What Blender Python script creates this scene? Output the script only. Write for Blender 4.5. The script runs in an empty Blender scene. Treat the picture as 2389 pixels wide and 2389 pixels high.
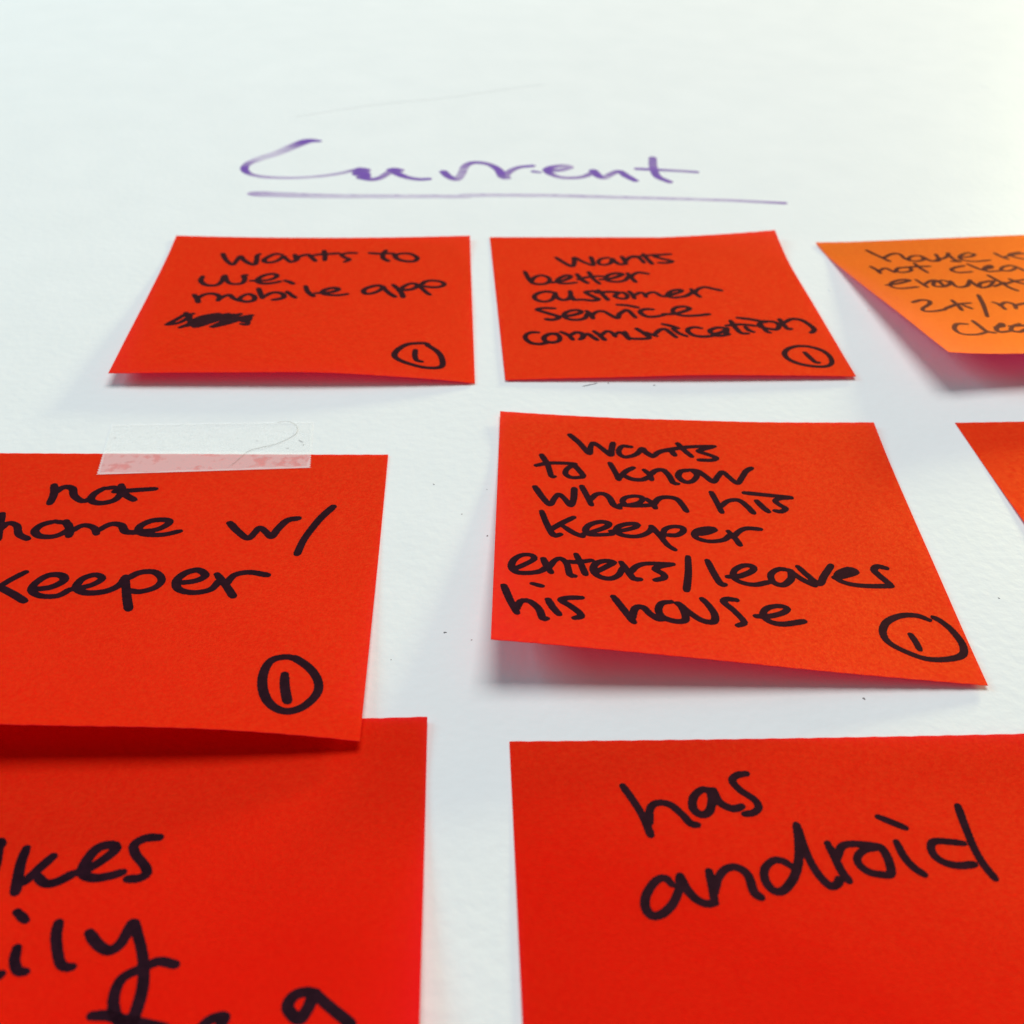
import bpy, math
import numpy as np
from mathutils import Matrix, Vector

# ------------------------------------------------------------------ camera, lamps, exposure
CAM=(2827.2,128.384,0.62510,0.03218,0.07073)  # focal (px of 2389), distance from wall (mm), pitch, roll, yaw
Z0 = 1.3                                   # height of the wall coordinate origin above the floor, metres
def W(u, v, n=0.0):                        # wall coordinates in mm -> world metres
    return Vector((u/1000.0, -n/1000.0, Z0 + v/1000.0))

scene = bpy.context.scene
COL = scene.collection
f_px, H, pitch, roll, yaw = CAM
cy, sy = math.cos(yaw), math.sin(yaw)
def wv(a): return Vector((a[0], -a[2], a[1]))
fw = np.array([sy*math.cos(pitch), cy*math.cos(pitch), -math.sin(pitch)])
rt = np.array([cy, -sy, 0.0]); up = np.cross(rt, fw)
r2 = rt*math.cos(roll) + up*math.sin(roll); u2 = -rt*math.sin(roll) + up*math.cos(roll)
cam = bpy.data.cameras.new('camera'); co = bpy.data.objects.new('camera', cam); COL.objects.link(co)
R, U, B = wv(r2), wv(u2), -wv(fw)
co.matrix_world = Matrix(((R.x, U.x, B.x, 0), (R.y, U.y, B.y, -H/1000), (R.z, U.z, B.z, Z0), (0, 0, 0, 1)))
cam.sensor_width = 36; cam.sensor_fit = 'HORIZONTAL'; cam.lens = 36*f_px/2389
cam.clip_start = 0.01; cam.clip_end = 20
cam.dof.use_dof = True; cam.dof.focus_distance = 0.205; cam.dof.aperture_fstop = 30
scene.camera = co
scene.render.resolution_x = scene.render.resolution_y = 1024

world = bpy.data.worlds.new('World'); scene.world = world; world.use_nodes = True
bg = world.node_tree.nodes['Background']; bg.inputs[0].default_value = (0.97, 0.96, 1.0, 1); bg.inputs[1].default_value = 0.16

def area(name, pos, target, size, power, color):
    l = bpy.data.lights.new(name, 'AREA'); l.shape = 'RECTANGLE'; l.size = size[0]; l.size_y = size[1]
    l.energy = power; l.color = color
    o = bpy.data.objects.new(name, l); COL.objects.link(o)
    o.location = pos; o.rotation_euler = (Vector(target)-Vector(pos)).to_track_quat('-Z', 'Y').to_euler()
    return o
T = W(10, 180)
area('ceiling_lamp', T+Vector((0.35, -2.9, 1.60)), T, (2.2, 1.7), 82, (1.0, 0.97, 0.96))
area('window_light', T+Vector((-1.25, -0.75, 0.70)), T+Vector((-.05, 0, .1)), (0.6, 0.6), 8.2, (0.32, 0.84, 1.0))
area('lamp_near_wall', T+Vector((1.55, -0.39, 2.04)), T, (0.27, 0.27), 48, (0.98, 0.97, 0.55))

vs = scene.view_settings; vs.view_transform = 'Standard'; vs.look = 'None'; vs.exposure = 0.07; vs.gamma = 1.0
scene.render.engine = 'CYCLES'
cyc = scene.cycles; cyc.max_bounces = 7; cyc.transparent_max_bounces = 12

# ------------------------------------------------------------------ data: note shapes and pen strokes (mm on each note)
SHAPE={
'A':[-68.1356, 300.2824, -0.0098, 0.3216, 0.0307, 0.9438, 2.6225, 2.7175, 3.1701, 0.3006, 1.5012],
'B':[13.0993, 300.7845, 0.0065, -0.1268, -0.2514, 2.1097, 0.3738, 1.3482, 0.857, 0.6816, 1.4115],
'C':[11.8755, 211.0069, -0.0641, 0.8626, -0.0895, 0.776, 6.7817, 4.9857, 2.2213, 0.5569, 1.4868],
'D':[-86.2927, 197.9023, -0.0213, -0.0027, -0.0348, 0.1188, 5.8379, 4.5298, 6.0062, 1.3481, 1.4955],
'E':[9.2744, 121.1839, -0.0157, -0.019, 0.1394, 0.7184, 0.5937, 2.7723, 4.5414, 6.0483, 1.4995],
'F':[-78.461, 126.7037, -0.012, 0.1529, -0.0076, 0.6147, 4.8849, 5.0503, 5.2445, 5.4836, 1.4986],
'G':[99.4619, 297.5199, 0.1041, 0.2781, -0.4329, -0.2028, 8.2486, 4.6638, 7.3044, 9.3041, 1.0996],
'H':[105.1435, 207.0382, 0.0124, -0.0136, 0.1531, -0.0003, 1.4999, 3.2305, 4.6357, 5.8327, 1.4998],
}
WORDS=[
('A','wants',[[[13.48,10.52],[14.57,13.74],[15.9,16.19],[17.0,17.2],[17.49,14.92],[18.05,12.0],[19.18,14.2],[20.85,16.37],[22.3,17.04],[22.42,14.13],[22.16,11.71],[22.7,10.51]],[[28.15,10.69],[26.45,10.44],[25.01,12.35],[24.26,14.1],[24.86,15.61],[26.5,15.58],[27.98,14.03],[28.83,11.79],[29.55,13.31],[31.0,15.23],[32.06,14.8]],[[30.98,15.51],[31.87,14.8],[32.12,13.27],[31.54,10.84]],[[32.37,14.31],[32.57,12.22],[33.59,11.3],[34.94,10.79],[35.93,12.52],[37.1,14.72]],[[38.7,8.32],[39.15,11.09],[39.36,14.2]],[[36.1,11.26],[37.71,10.55],[40.2,10.24],[42.41,9.81]],[[46.89,9.64],[44.93,9.65],[43.32,10.7],[44.28,12.41],[45.47,13.64],[44.46,15.02]]]),
('A','to',[[[54.42,7.95],[53.8,9.96],[53.92,12.67],[55.25,14.47]],[[50.41,9.63],[52.54,9.97],[55.35,9.83],[56.48,9.97]],[[56.52,11.1],[58.17,9.97],[60.42,9.97],[62.15,11.63],[62.47,13.27],[61.38,14.61],[59.14,14.3],[57.43,12.98],[56.8,11.1]]]),
('A','use',[[[10.73,24.56],[10.77,27.23],[12.08,29.53],[13.76,30.17],[15.23,29.49],[15.8,27.16],[15.79,24.49],[16.09,23.81]],[[16.14,24.15],[16.99,27.15],[18.03,28.79],[19.66,29.1],[20.88,28.42],[21.09,26.09],[20.54,24.08],[21.17,23.74]],[[22.68,27.07],[24.39,26.91],[26.49,26.67],[28.2,25.31],[28.54,23.62],[27.37,22.83],[25.59,23.67],[24.37,25.7],[24.5,27.7],[25.95,28.68],[28.02,28.31],[29.76,27.29]]]),
('A','mobile',[[[10.65,35.73],[11.68,37.95],[12.36,40.16]],[[11.73,38.27],[12.64,36.03],[14.03,35.05],[15.63,35.35],[16.79,36.94],[16.72,38.98]],[[16.73,38.22],[17.64,36.61],[18.78,35.64],[20.1,37.55],[21.58,38.93]],[[21.52,38.48],[21.76,36.56],[23.09,34.94],[24.52,35.88],[24.94,38.12],[23.69,39.28],[22.1,38.92],[21.35,38.17]],[[25.14,31.66],[25.86,34.25],[26.75,37.14]],[[26.71,36.82],[27.99,34.54],[29.45,33.67],[31.11,34.49],[31.59,36.41],[30.66,37.39],[29.3,37.92]],[[32.01,33.17],[33.26,35.09],[34.33,36.55]],[[30.91,26.8],[31.91,27.45],[32.96,28.56]],[[36.08,29.82],[36.92,33.07],[38.47,35.62]],[[38.83,33.87],[40.78,33.63],[42.82,32.93],[44.04,31.6],[43.17,30.64],[41.38,31.34],[40.43,32.67],[40.83,34.28],[42.72,34.87],[44.8,34.81],[46.33,34.12]]]),
('A','app',[[[54.67,29.64],[53.18,29.04],[51.36,30.08],[50.13,31.74],[50.51,33.66],[52.08,33.61],[53.85,31.94],[54.69,29.97],[55.0,30.93],[56.29,33.44],[57.68,35.29]],[[57.03,28.59],[58.33,31.12],[59.2,33.32],[59.66,35.51]],[[58.75,31.75],[59.61,29.46],[61.17,27.79],[62.65,28.05],[62.69,29.66],[61.52,30.99],[59.67,31.52]],[[62.93,28.37],[64.18,30.87],[65.28,33.03],[65.95,33.93]],[[63.6,28.66],[64.91,26.35],[66.8,25.82],[68.7,26.52],[69.38,28.09],[68.17,29.42],[66.3,29.69],[64.69,29.26]]]),
('A','#scribble',[[[7.51,52.32],[9.38,49.13],[10.87,46.39]],[[8.03,52.43],[10.24,51.11],[11.89,47.91]],[[10.57,46.08],[11.8,48.82],[12.83,51.82],[13.82,53.3]],[[10.72,53.73],[11.95,52.42],[13.01,50.02],[14.63,47.89],[17.88,46.33]],[[12.06,53.01],[13.95,51.21],[15.92,48.18],[18.42,46.64]],[[13.85,53.48],[15.29,51.8],[17.27,48.78],[20.13,46.31]],[[14.56,53.3],[16.67,51.2],[19.16,48.16],[21.43,46.61]],[[17.5,53.28],[19.13,51.18],[20.9,48.14],[22.89,46.28]],[[18.02,53.45],[20.21,51.77],[22.24,48.73],[25.6,46.86]],[[15.39,52.4],[17.56,50.59],[19.75,48.76],[22.47,46.9]],[[19.37,52.67],[22.01,50.55],[23.65,48.11]],[[21.51,50.56],[23.32,49.33],[25.52,47.17]],[[23.57,49.32],[25.15,49.91],[25.39,48.09]],[[23.91,51.73],[25.19,52.01],[25.23,50.52]],[[13.01,50.02],[17.36,49.38],[22.33,49.34],[24.48,50.52]],[[11.48,46.99],[12.27,46.5]]]),
('A','#circle',[[[66.18,60.65],[65.43,59.65],[63.72,59.73],[61.3,60.64],[59.44,63.29],[58.7,66.06],[59.61,68.09],[61.79,69.68],[64.9,70.97],[67.5,70.95],[68.92,69.97],[69.15,67.9],[68.65,64.86],[67.42,62.38],[65.69,60.44]]]),
('A','#digit',[[[63.18,63.16],[63.12,65.57],[63.53,67.89],[64.61,68.43]]]),
('B','wants',[[[16.45,12.98],[17.73,15.37],[19.88,18.39],[20.79,16.05],[21.1,12.97],[22.9,15.38],[25.35,17.74],[25.53,15.05],[25.39,12.64]],[[29.74,13.01],[28.01,13.69],[26.99,15.39],[27.19,17.08],[28.65,17.42],[30.17,16.09],[30.75,13.71],[31.12,15.07],[32.22,17.1],[33.9,16.78]],[[33.4,12.35],[33.72,14.07],[33.9,16.78]],[[33.81,15.43],[35.23,13.06],[36.75,12.05],[37.93,13.44],[38.63,16.14]],[[39.16,10.72],[39.8,13.8],[40.58,16.82]],[[36.38,12.73],[38.98,11.95],[41.56,11.32],[43.81,11.17]],[[46.21,10.9],[43.81,11.17],[41.99,12.15],[43.43,13.52],[45.91,15.22],[44.65,16.19],[42.46,16.17]]]),
('B','better',[[[7.82,21.59],[8.46,25.67],[9.2,28.15]],[[8.99,27.53],[9.96,25.07],[11.64,23.83],[13.15,24.79],[13.65,26.66],[12.57,28.68],[10.7,29.09],[9.18,28.46]],[[13.65,28.2],[15.81,27.61],[17.76,26.38],[18.97,24.83],[18.27,23.88],[16.56,25.13],[15.47,26.99],[15.98,28.54],[17.8,28.74],[19.95,28.26]],[[20.72,23.26],[21.46,26.41],[22.8,28.59]],[[23.8,22.0],[24.44,25.8],[25.66,28.92]],[[20.66,26.41],[22.91,25.17],[25.11,24.55],[26.97,24.56]],[[26.22,26.44],[28.94,25.82],[31.58,23.94],[31.98,22.99],[30.41,22.66],[28.38,23.93],[27.62,25.82],[28.22,27.38],[30.29,27.71],[32.27,26.78],[33.37,24.58]],[[33.5,22.67],[34.08,25.21],[34.79,27.72]],[[33.95,25.21],[34.88,23.31],[36.41,22.03],[38.58,22.81]]]),
('B','customer',[[[13.94,33.97],[12.18,33.34],[10.31,34.21],[9.15,35.96],[9.51,38.02],[11.21,39.04],[13.07,38.09],[14.07,35.46],[14.33,33.97]],[[14.2,33.97],[14.47,36.65],[15.62,38.14],[17.2,37.58],[17.92,35.52],[18.02,33.12]],[[17.92,35.52],[18.42,38.18]],[[24.26,33.07],[22.01,33.47],[21.91,34.37],[23.25,36.17],[24.37,37.67],[23.0,38.42],[20.5,37.92],[18.68,38.18]],[[24.96,32.59],[25.9,35.6],[26.64,37.98]],[[24.27,34.09],[27.19,33.51],[29.77,33.71]],[[29.71,34.13],[30.79,33.84],[31.62,35.35],[31.12,37.13],[29.58,37.12],[28.57,35.92],[29.71,34.13]],[[32.43,33.24],[32.96,35.05],[33.18,37.15]],[[33.13,35.65],[34.95,33.86],[35.9,34.47],[36.15,36.27]],[[36.07,35.07],[37.86,33.57],[38.86,33.87],[39.87,35.68],[40.86,35.98]],[[40.91,35.68],[43.2,34.49],[45.29,32.97],[45.18,32.06],[43.55,32.36],[41.99,33.88],[41.43,35.68],[42.84,36.58],[44.19,36.29]],[[44.13,36.29],[45.86,35.67],[47.52,33.97],[48.3,32.71]],[[47.93,31.76],[48.56,34.29],[49.32,36.04]],[[48.28,34.29],[49.57,31.76],[51.44,30.61],[53.21,31.44],[55.19,32.52]]]),
('B','service',[[[13.43,42.72],[10.93,42.49],[9.25,43.18],[10.76,44.63],[13.58,46.67],[13.85,47.79],[12.42,48.58],[10.96,48.26]],[[14.3,46.97],[16.84,46.47],[19.23,45.11],[19.35,43.97],[17.87,43.66],[16.01,44.76],[15.22,46.43],[15.93,48.12],[17.86,48.72],[19.93,47.93],[20.95,45.42]],[[20.85,44.0],[21.64,46.0],[21.91,47.96]],[[21.82,46.56],[22.77,44.88],[24.12,44.05],[25.31,44.63]],[[25.31,44.63],[26.35,46.35],[27.67,47.77],[28.46,45.52],[30.27,43.37]],[[30.75,43.55],[31.44,45.84],[31.95,47.53]],[[28.6,40.64],[30.85,40.95],[33.23,42.13]],[[36.63,43.19],[35.14,43.01],[33.74,43.86],[33.53,45.29],[34.79,46.99],[36.8,47.01],[38.94,46.17]],[[38.8,45.74],[41.2,45.58],[44.1,44.09],[45.56,42.6],[44.54,41.57],[42.61,41.99],[41.42,43.49],[41.51,45.28],[43.15,46.47],[46.04,46.47],[49.64,45.59]]]),
('B','communication',[[[8.62,54.68],[7.05,54.61],[5.75,55.88],[5.62,57.7],[6.69,59.56],[8.56,60.16],[10.53,59.47]],[[12.81,55.36],[11.09,55.56],[9.76,57.09],[10.09,58.93],[11.72,59.52],[13.13,58.53],[13.19,56.43],[12.08,55.33]],[[13.85,54.59],[15.39,56.24],[16.15,58.37]],[[15.87,56.25],[17.22,54.96],[18.5,55.53],[18.69,57.13],[17.84,58.31]],[[18.48,56.85],[19.8,55.83],[20.83,57.44],[21.64,58.78]],[[21.41,54.52],[22.4,56.42],[23.33,58.82]],[[22.89,56.43],[24.33,54.58],[25.45,55.41],[25.94,57.29]],[[25.8,56.49],[27.19,55.17],[28.23,56.53],[28.9,58.66]],[[28.44,54.92],[28.81,57.6],[29.91,58.41],[32.33,58.44],[33.62,57.92],[32.72,55.78],[31.37,53.33]],[[33.29,55.25],[34.35,56.33],[35.44,57.14]],[[35.12,56.07],[36.69,53.92],[37.97,53.66],[38.88,55.56],[39.74,57.71]],[[39.75,53.4],[40.77,55.66],[42.28,57.23]],[[37.82,50.99],[39.6,51.97],[40.95,53.12]],[[46.37,53.13],[44.92,52.56],[43.35,53.41],[43.04,55.11],[44.13,56.9],[46.06,57.46],[48.44,57.07]],[[51.73,52.85],[50.05,52.85],[48.4,53.99],[48.12,55.4],[49.17,55.96],[51.2,54.83],[52.32,53.14],[51.91,55.11],[51.31,56.79]],[[48.44,57.07],[50.48,57.07],[52.19,56.24]],[[54.07,49.11],[54.45,52.85],[55.14,55.67],[56.63,55.95]],[[52.61,51.71],[55.34,51.13],[57.89,51.41],[59.33,51.98]],[[56.86,52.56],[57.26,54.26],[58.11,55.1]],[[56.11,47.53],[58.6,48.23],[60.51,49.1],[62.15,49.96]],[[60.7,50.54],[60.96,52.84],[61.28,54.82],[61.92,55.38]],[[62.02,49.38],[64.25,49.96],[64.89,51.68],[63.88,53.68],[62.13,53.4],[60.5,52.55],[60.51,50.83],[62.02,49.38]],[[65.79,48.51],[66.07,51.11],[66.53,53.5],[67.34,53.39]],[[66.55,50.24],[68.57,48.5],[70.61,48.79],[71.93,50.81],[72.69,53.38],[72.19,54.79],[71.52,55.36]]]),
('B','#circle',[[[70.5,63.04],[68.96,62.13],[66.42,62.13],[64.02,63.59],[62.67,65.99],[63.02,68.61],[64.98,70.67],[67.69,71.68],[70.41,71.67],[72.2,70.13],[72.7,67.01],[71.91,64.37],[70.32,62.77]]]),
('B','#digit',[[[67.53,65.18],[68.04,67.55],[68.7,69.73],[69.41,69.88]]]),
('C','wants',[[[14.01,7.17],[15.84,10.03],[17.59,13.78],[17.98,11.26],[18.63,9.83],[20.15,11.67],[21.76,14.06],[22.02,12.1],[22.45,9.58]],[[25.89,10.74],[24.3,10.57],[23.48,12.01],[23.52,13.67],[24.62,14.59],[26.72,13.47],[28.04,11.27],[28.55,12.24],[29.85,14.1]],[[28.26,12.26],[29.86,13.93],[30.99,12.65],[32.38,11.73],[33.56,11.49],[34.26,13.28]],[[35.27,9.06],[36.22,11.23],[37.55,13.64]],[[31.47,12.06],[35.1,10.74],[38.1,10.01],[42.39,9.67]],[[42.39,9.67],[40.36,10.72],[39.09,11.62],[40.72,12.63],[42.29,13.91],[41.32,14.79],[38.86,14.82]]]),
('C','to',[[[8.33,14.95],[9.44,18.45],[10.08,22.52],[10.64,22.76]],[[7.31,18.87],[9.59,17.89],[12.44,17.7],[14.71,17.83]],[[14.7,18.1],[13.24,19.57],[12.77,21.52],[13.71,22.82],[15.39,22.7],[16.12,22.11],[15.22,19.71],[14.42,18.12]]]),
('C','know',[[[21.45,17.11],[22.25,20.33],[22.79,23.0]],[[25.78,18.47],[24.26,19.93],[22.67,22.74]],[[23.74,21.32],[25.2,22.56],[27.15,22.69],[28.65,21.52]],[[27.86,19.15],[28.72,20.71],[28.98,22.57]],[[28.84,20.97],[29.97,19.28],[31.42,18.92],[32.38,20.74],[32.97,23.35],[33.77,23.72]],[[36.57,18.59],[34.8,19.24],[34.18,21.15],[35.25,22.93],[36.69,22.57],[37.79,20.38],[37.12,18.83]],[[37.15,18.56],[38.23,19.02],[39.43,20.81],[40.62,22.57],[41.71,20.66],[42.78,19.0],[43.71,20.53],[45.08,22.79],[46.2,20.9],[47.41,18.45],[48.58,17.32]]]),
('C','when',[[[6.98,26.84],[8.31,30.5],[9.63,33.03],[10.48,30.85],[11.33,29.19],[12.38,30.7],[13.4,32.97],[14.02,30.57],[14.28,26.83]],[[15.69,25.92],[16.52,29.31],[17.2,32.39]],[[16.99,30.85],[18.19,28.65],[19.57,28.28],[20.6,29.51],[21.27,32.05],[22.29,32.99]],[[22.49,31.95],[24.26,31.8],[26.25,30.61],[26.65,29.04],[25.31,28.62],[23.62,29.27],[22.98,30.62],[23.71,31.95],[26.42,31.88],[28.35,31.46]],[[27.43,29.49],[28.4,30.95],[28.8,32.54]],[[28.63,31.44],[29.63,29.32],[31.07,28.59],[32.94,29.06],[33.83,31.02],[34.4,33.22]]]),
('C','his',[[[39.76,26.33],[40.31,29.57],[40.82,33.03]],[[40.73,31.3],[42.47,29.11],[44.47,28.66],[45.8,30.61],[46.6,32.68]],[[47.86,28.7],[48.68,30.68],[49.42,32.06]],[[45.99,26.06],[49.68,26.51],[54.47,27.06]],[[54.44,27.24],[52.44,27.49],[51.31,28.45],[52.04,29.85],[52.83,30.82],[51.85,31.87],[50.76,31.67]]]),
('C','keeper',[[[8.12,35.51],[8.99,39.78],[10.1,43.42],[11.27,43.06]],[[13.8,37.05],[11.63,39.28],[9.48,41.75]],[[11.86,40.26],[13.62,42.32],[15.14,43.39]],[[14.9,42.93],[17.3,41.46],[19.48,39.77],[19.95,38.49],[18.52,38.12],[16.62,39.3],[15.75,41.12],[16.21,42.55],[18.02,42.61],[20.39,42.13]],[[20.18,41.17],[22.3,40.72],[24.77,39.26],[24.85,38.27],[23.25,38.42],[21.59,39.57],[21.22,41.32],[22.45,42.4],[24.79,42.41],[26.73,41.01],[27.69,38.99]],[[27.52,38.84],[28.76,41.84],[29.84,44.69],[30.92,46.03]],[[29.26,42.29],[29.78,39.74],[31.27,38.59],[32.92,38.69],[33.06,39.93],[31.82,41.29],[30.16,41.45]],[[35.3,40.71],[37.17,40.03],[38.69,38.9],[37.92,38.48],[35.9,39.16],[34.92,40.5],[35.29,41.94],[37.38,42.71],[39.93,41.97],[41.25,40.39]],[[41.14,39.17],[41.98,41.05],[42.6,43.3]],[[41.7,41.08],[43.1,38.99],[44.65,37.87],[47.01,37.91]]]),
('C','enters/leaves',[[[3.19,55.04],[5.11,53.34],[6.68,51.44],[6.16,50.25],[4.59,50.43],[3.29,52.08],[2.92,54.34],[3.83,55.93],[5.88,55.92],[7.68,55.22],[8.72,53.88]],[[8.24,51.25],[8.73,53.4],[9.47,55.48]],[[9.24,53.82],[10.06,51.78],[11.12,50.92],[12.12,52.51],[12.54,55.8],[13.29,56.18]],[[13.8,49.38],[14.47,52.22],[15.12,55.48]],[[11.88,51.81],[13.97,51.8],[16.35,51.04]],[[16.69,54.81],[18.88,52.65],[20.0,51.33],[18.71,51.0],[17.1,51.91],[16.48,53.89],[17.16,55.69],[18.92,56.4],[20.53,55.27],[21.47,52.81]],[[21.32,51.18],[22.19,53.67],[23.06,55.87],[24.08,55.97]],[[22.68,54.07],[23.88,52.06],[25.8,50.98],[30.04,50.63]],[[30.04,50.63],[27.84,51.59],[26.96,52.63],[28.15,53.87],[28.16,55.01],[26.66,55.88]],[[32.98,47.95],[32.47,52.89],[31.56,58.17]],[[36.21,48.77],[36.8,52.39],[37.56,55.44],[38.19,55.58]],[[39.11,53.22],[41.25,52.72],[43.59,50.94],[43.8,49.64],[42.32,49.54],[40.61,51.01],[40.01,53.11],[40.98,54.5],[43.25,54.98],[45.77,53.95]],[[50.02,50.0],[48.24,49.93],[46.61,51.62],[46.67,53.85],[48.19,54.42],[49.86,52.51],[50.28,50.22]],[[50.02,50.0],[51.68,52.31],[53.61,53.82]],[[51.74,48.81],[52.83,50.95],[54.46,53.24],[55.83,50.89],[57.69,47.71]],[[57.55,51.21],[59.86,50.24],[61.62,49.08],[60.55,48.44],[58.43,49.89],[58.06,51.65],[59.92,52.67],[62.84,52.86],[66.95,52.45]],[[67.26,47.57],[65.83,47.2],[64.97,48.27],[65.63,49.93],[66.89,52.13]]]),
('C','his',[[[1.73,60.26],[2.77,64.53],[3.9,68.19]],[[3.65,67.56],[4.49,64.75],[5.85,64.56],[7.3,66.59],[7.88,69.14],[8.48,69.13]],[[8.82,63.69],[9.51,65.83],[10.45,67.67]],[[6.37,59.19],[7.88,59.78]],[[14.19,62.49],[12.06,62.79],[10.92,63.62],[12.24,64.99],[13.65,66.76],[13.85,67.82],[12.85,68.39]]]),
('C','house',[[[19.36,61.56],[20.65,64.67],[22.11,68.2]],[[21.92,67.47],[22.65,64.38],[23.92,63.99],[25.01,65.76],[26.14,66.86],[27.41,66.46]],[[28.63,61.83],[27.06,62.47],[26.36,64.5],[26.93,66.32],[28.82,67.09],[30.34,66.67],[30.53,64.97],[30.14,62.91],[29.6,62.13]],[[29.86,62.09],[31.34,64.44],[33.1,66.27],[34.95,66.34],[35.35,64.3],[34.66,61.87],[33.85,60.27]],[[39.51,59.76],[37.99,59.74],[37.35,60.67],[38.59,62.62],[39.74,64.94],[39.84,65.95],[38.73,66.71]],[[42.14,63.72],[44.16,63.45],[46.65,62.21],[47.74,60.92],[46.7,60.34],[44.57,61.08],[43.41,62.86],[43.96,64.63],[46.12,65.16],[49.9,63.86]]]),
('C','#circle',[[[71.02,61.0],[69.25,60.07],[66.57,60.35],[63.8,62.21],[62.4,65.01],[62.76,67.55],[65.03,69.6],[68.01,70.9],[71.46,70.51],[74.07,69.2],[74.83,66.64],[74.1,63.31],[72.97,61.25],[71.95,60.24]]]),
('C','#digit',[[[66.9,65.15],[67.25,67.03],[67.36,68.7]]]),
('D','not',[[[15.52,10.69],[16.31,13.53],[16.44,16.7]],[[16.12,13.53],[17.44,11.39],[19.07,11.73],[20.11,14.21],[22.08,15.96],[23.33,14.89]],[[24.82,11.69],[23.54,13.47],[23.43,15.59],[25.28,16.63],[27.67,15.56],[28.15,12.73],[26.69,11.46],[25.21,11.68]],[[27.65,10.59],[28.88,13.43],[31.08,15.54]],[[27.0,12.74],[29.98,12.36],[34.11,11.83]]]),
('D','home',[[[9.1,20.24],[9.92,24.0],[11.02,28.33]],[[10.35,25.34],[11.12,23.17],[12.83,23.97],[14.02,26.64],[15.89,28.09]],[[19.01,22.56],[17.11,23.59],[16.42,25.62],[17.81,27.27],[20.34,27.25],[21.95,25.24],[21.4,23.22],[19.42,22.69]],[[20.85,22.54],[22.32,25.23],[22.68,27.23]],[[22.5,25.9],[24.15,23.87],[26.15,24.53],[27.21,26.53]],[[26.86,25.87],[28.83,23.5],[30.75,23.82],[31.95,25.82],[33.85,26.14]],[[34.14,25.8],[37.28,25.1],[38.88,23.07],[38.12,22.06],[35.6,22.42],[34.02,24.46],[35.01,26.46],[38.36,26.76],[41.23,25.6]]]),
('D','w/',[[[49.41,22.81],[51.33,25.59],[53.27,27.52],[54.13,25.87],[54.81,24.2],[56.1,25.5],[57.21,26.92],[58.0,24.47],[59.34,21.78],[61.14,21.07]],[[67.01,17.26],[64.93,21.34],[62.95,27.29],[62.19,31.9]]]),
('D','keeper',[[[11.75,36.39],[13.51,41.31],[15.36,46.07]],[[18.6,38.18],[17.12,40.05],[15.77,42.19]],[[15.86,42.49],[18.44,44.26],[20.91,46.29]],[[21.43,43.03],[23.95,42.4],[25.48,40.57],[24.71,39.05],[22.65,39.07],[21.23,41.22],[21.18,43.33],[22.97,44.8],[25.64,44.77],[27.16,42.97]],[[27.5,42.97],[30.23,41.73],[31.47,39.9],[30.16,38.81],[28.39,39.93],[28.01,42.36],[29.76,43.84],[32.72,43.5],[34.65,41.68],[35.1,39.24]],[[35.1,39.24],[36.4,44.05],[37.72,48.22]],[[35.41,39.85],[37.23,37.98],[39.66,37.95],[41.15,40.07],[40.57,42.19],[38.46,43.42],[36.7,43.15]],[[44.08,40.92],[46.71,40.25],[47.98,38.7],[46.49,37.2],[44.58,38.17],[43.61,40.32],[44.43,42.7],[46.98,43.53],[49.53,42.57],[50.49,40.15]],[[49.83,38.35],[51.72,41.31],[53.41,44.32]],[[51.72,41.31],[52.66,38.57],[54.95,37.59],[58.02,38.21]]]),
('D','#circle',[[[65.58,59.77],[63.62,59.35],[61.55,60.54],[60.93,64.06],[61.62,67.85],[63.19,70.48],[65.41,71.37],[67.66,69.96],[69.18,67.01],[68.96,64.21],[67.35,61.48],[65.07,59.47]]]),
('D','#digit',[[[64.05,63.38],[64.4,66.15],[65.15,69.25]]]),
('F','likes',[[[22.07,26.04],[21.86,24.7],[21.26,21.41]],[[21.35,21.35],[21.6,21.97]],[[24.98,22.59],[25.04,25.3],[25.72,29.65]],[[28.73,24.03],[27.59,25.89],[26.38,28.11]],[[27.48,26.95],[28.88,28.3],[30.28,28.2],[31.99,26.92]],[[31.99,26.92],[33.82,26.03],[35.66,24.18],[36.4,22.82],[35.64,22.25],[34.07,22.77],[33.14,24.94],[33.19,26.81],[34.63,27.64],[36.43,27.41],[38.14,26.79]],[[41.55,21.12],[39.87,21.22],[38.61,22.31],[39.18,23.98],[40.58,25.64],[41.18,26.99],[40.42,27.76],[39.0,27.87]]]),
('F','family',[[[24.82,37.88],[26.11,40.69],[27.23,41.86],[27.69,41.64]],[[26.84,32.71],[28.2,33.98]],[[28.41,37.97],[28.69,39.84],[29.49,41.24],[30.38,41.37]],[[32.27,34.45],[32.58,36.64],[33.87,39.97],[34.76,40.8],[35.53,40.82]],[[36.32,36.01],[37.71,37.72],[39.28,38.59],[40.39,37.55],[41.11,34.66],[42.09,36.39],[43.43,39.75],[44.23,43.43],[44.21,46.94],[43.81,48.85],[42.89,48.4],[41.8,46.88],[41.29,44.69],[41.71,42.46],[43.7,41.15],[45.42,40.27],[47.35,40.78]]]),
('F','fa',[[[39.46,47.41],[41.01,47.39],[42.19,47.74],[45.28,48.47],[47.97,49.17]],[[51.82,49.07],[52.75,48.15],[54.18,47.87],[53.61,49.96]],[[64.06,44.97],[62.92,44.83],[61.64,45.24],[61.04,46.54],[61.54,47.64],[62.55,48.42],[63.33,47.04],[63.74,45.52]],[[63.87,44.97],[65.53,46.67],[68.34,49.23]]]),
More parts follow.
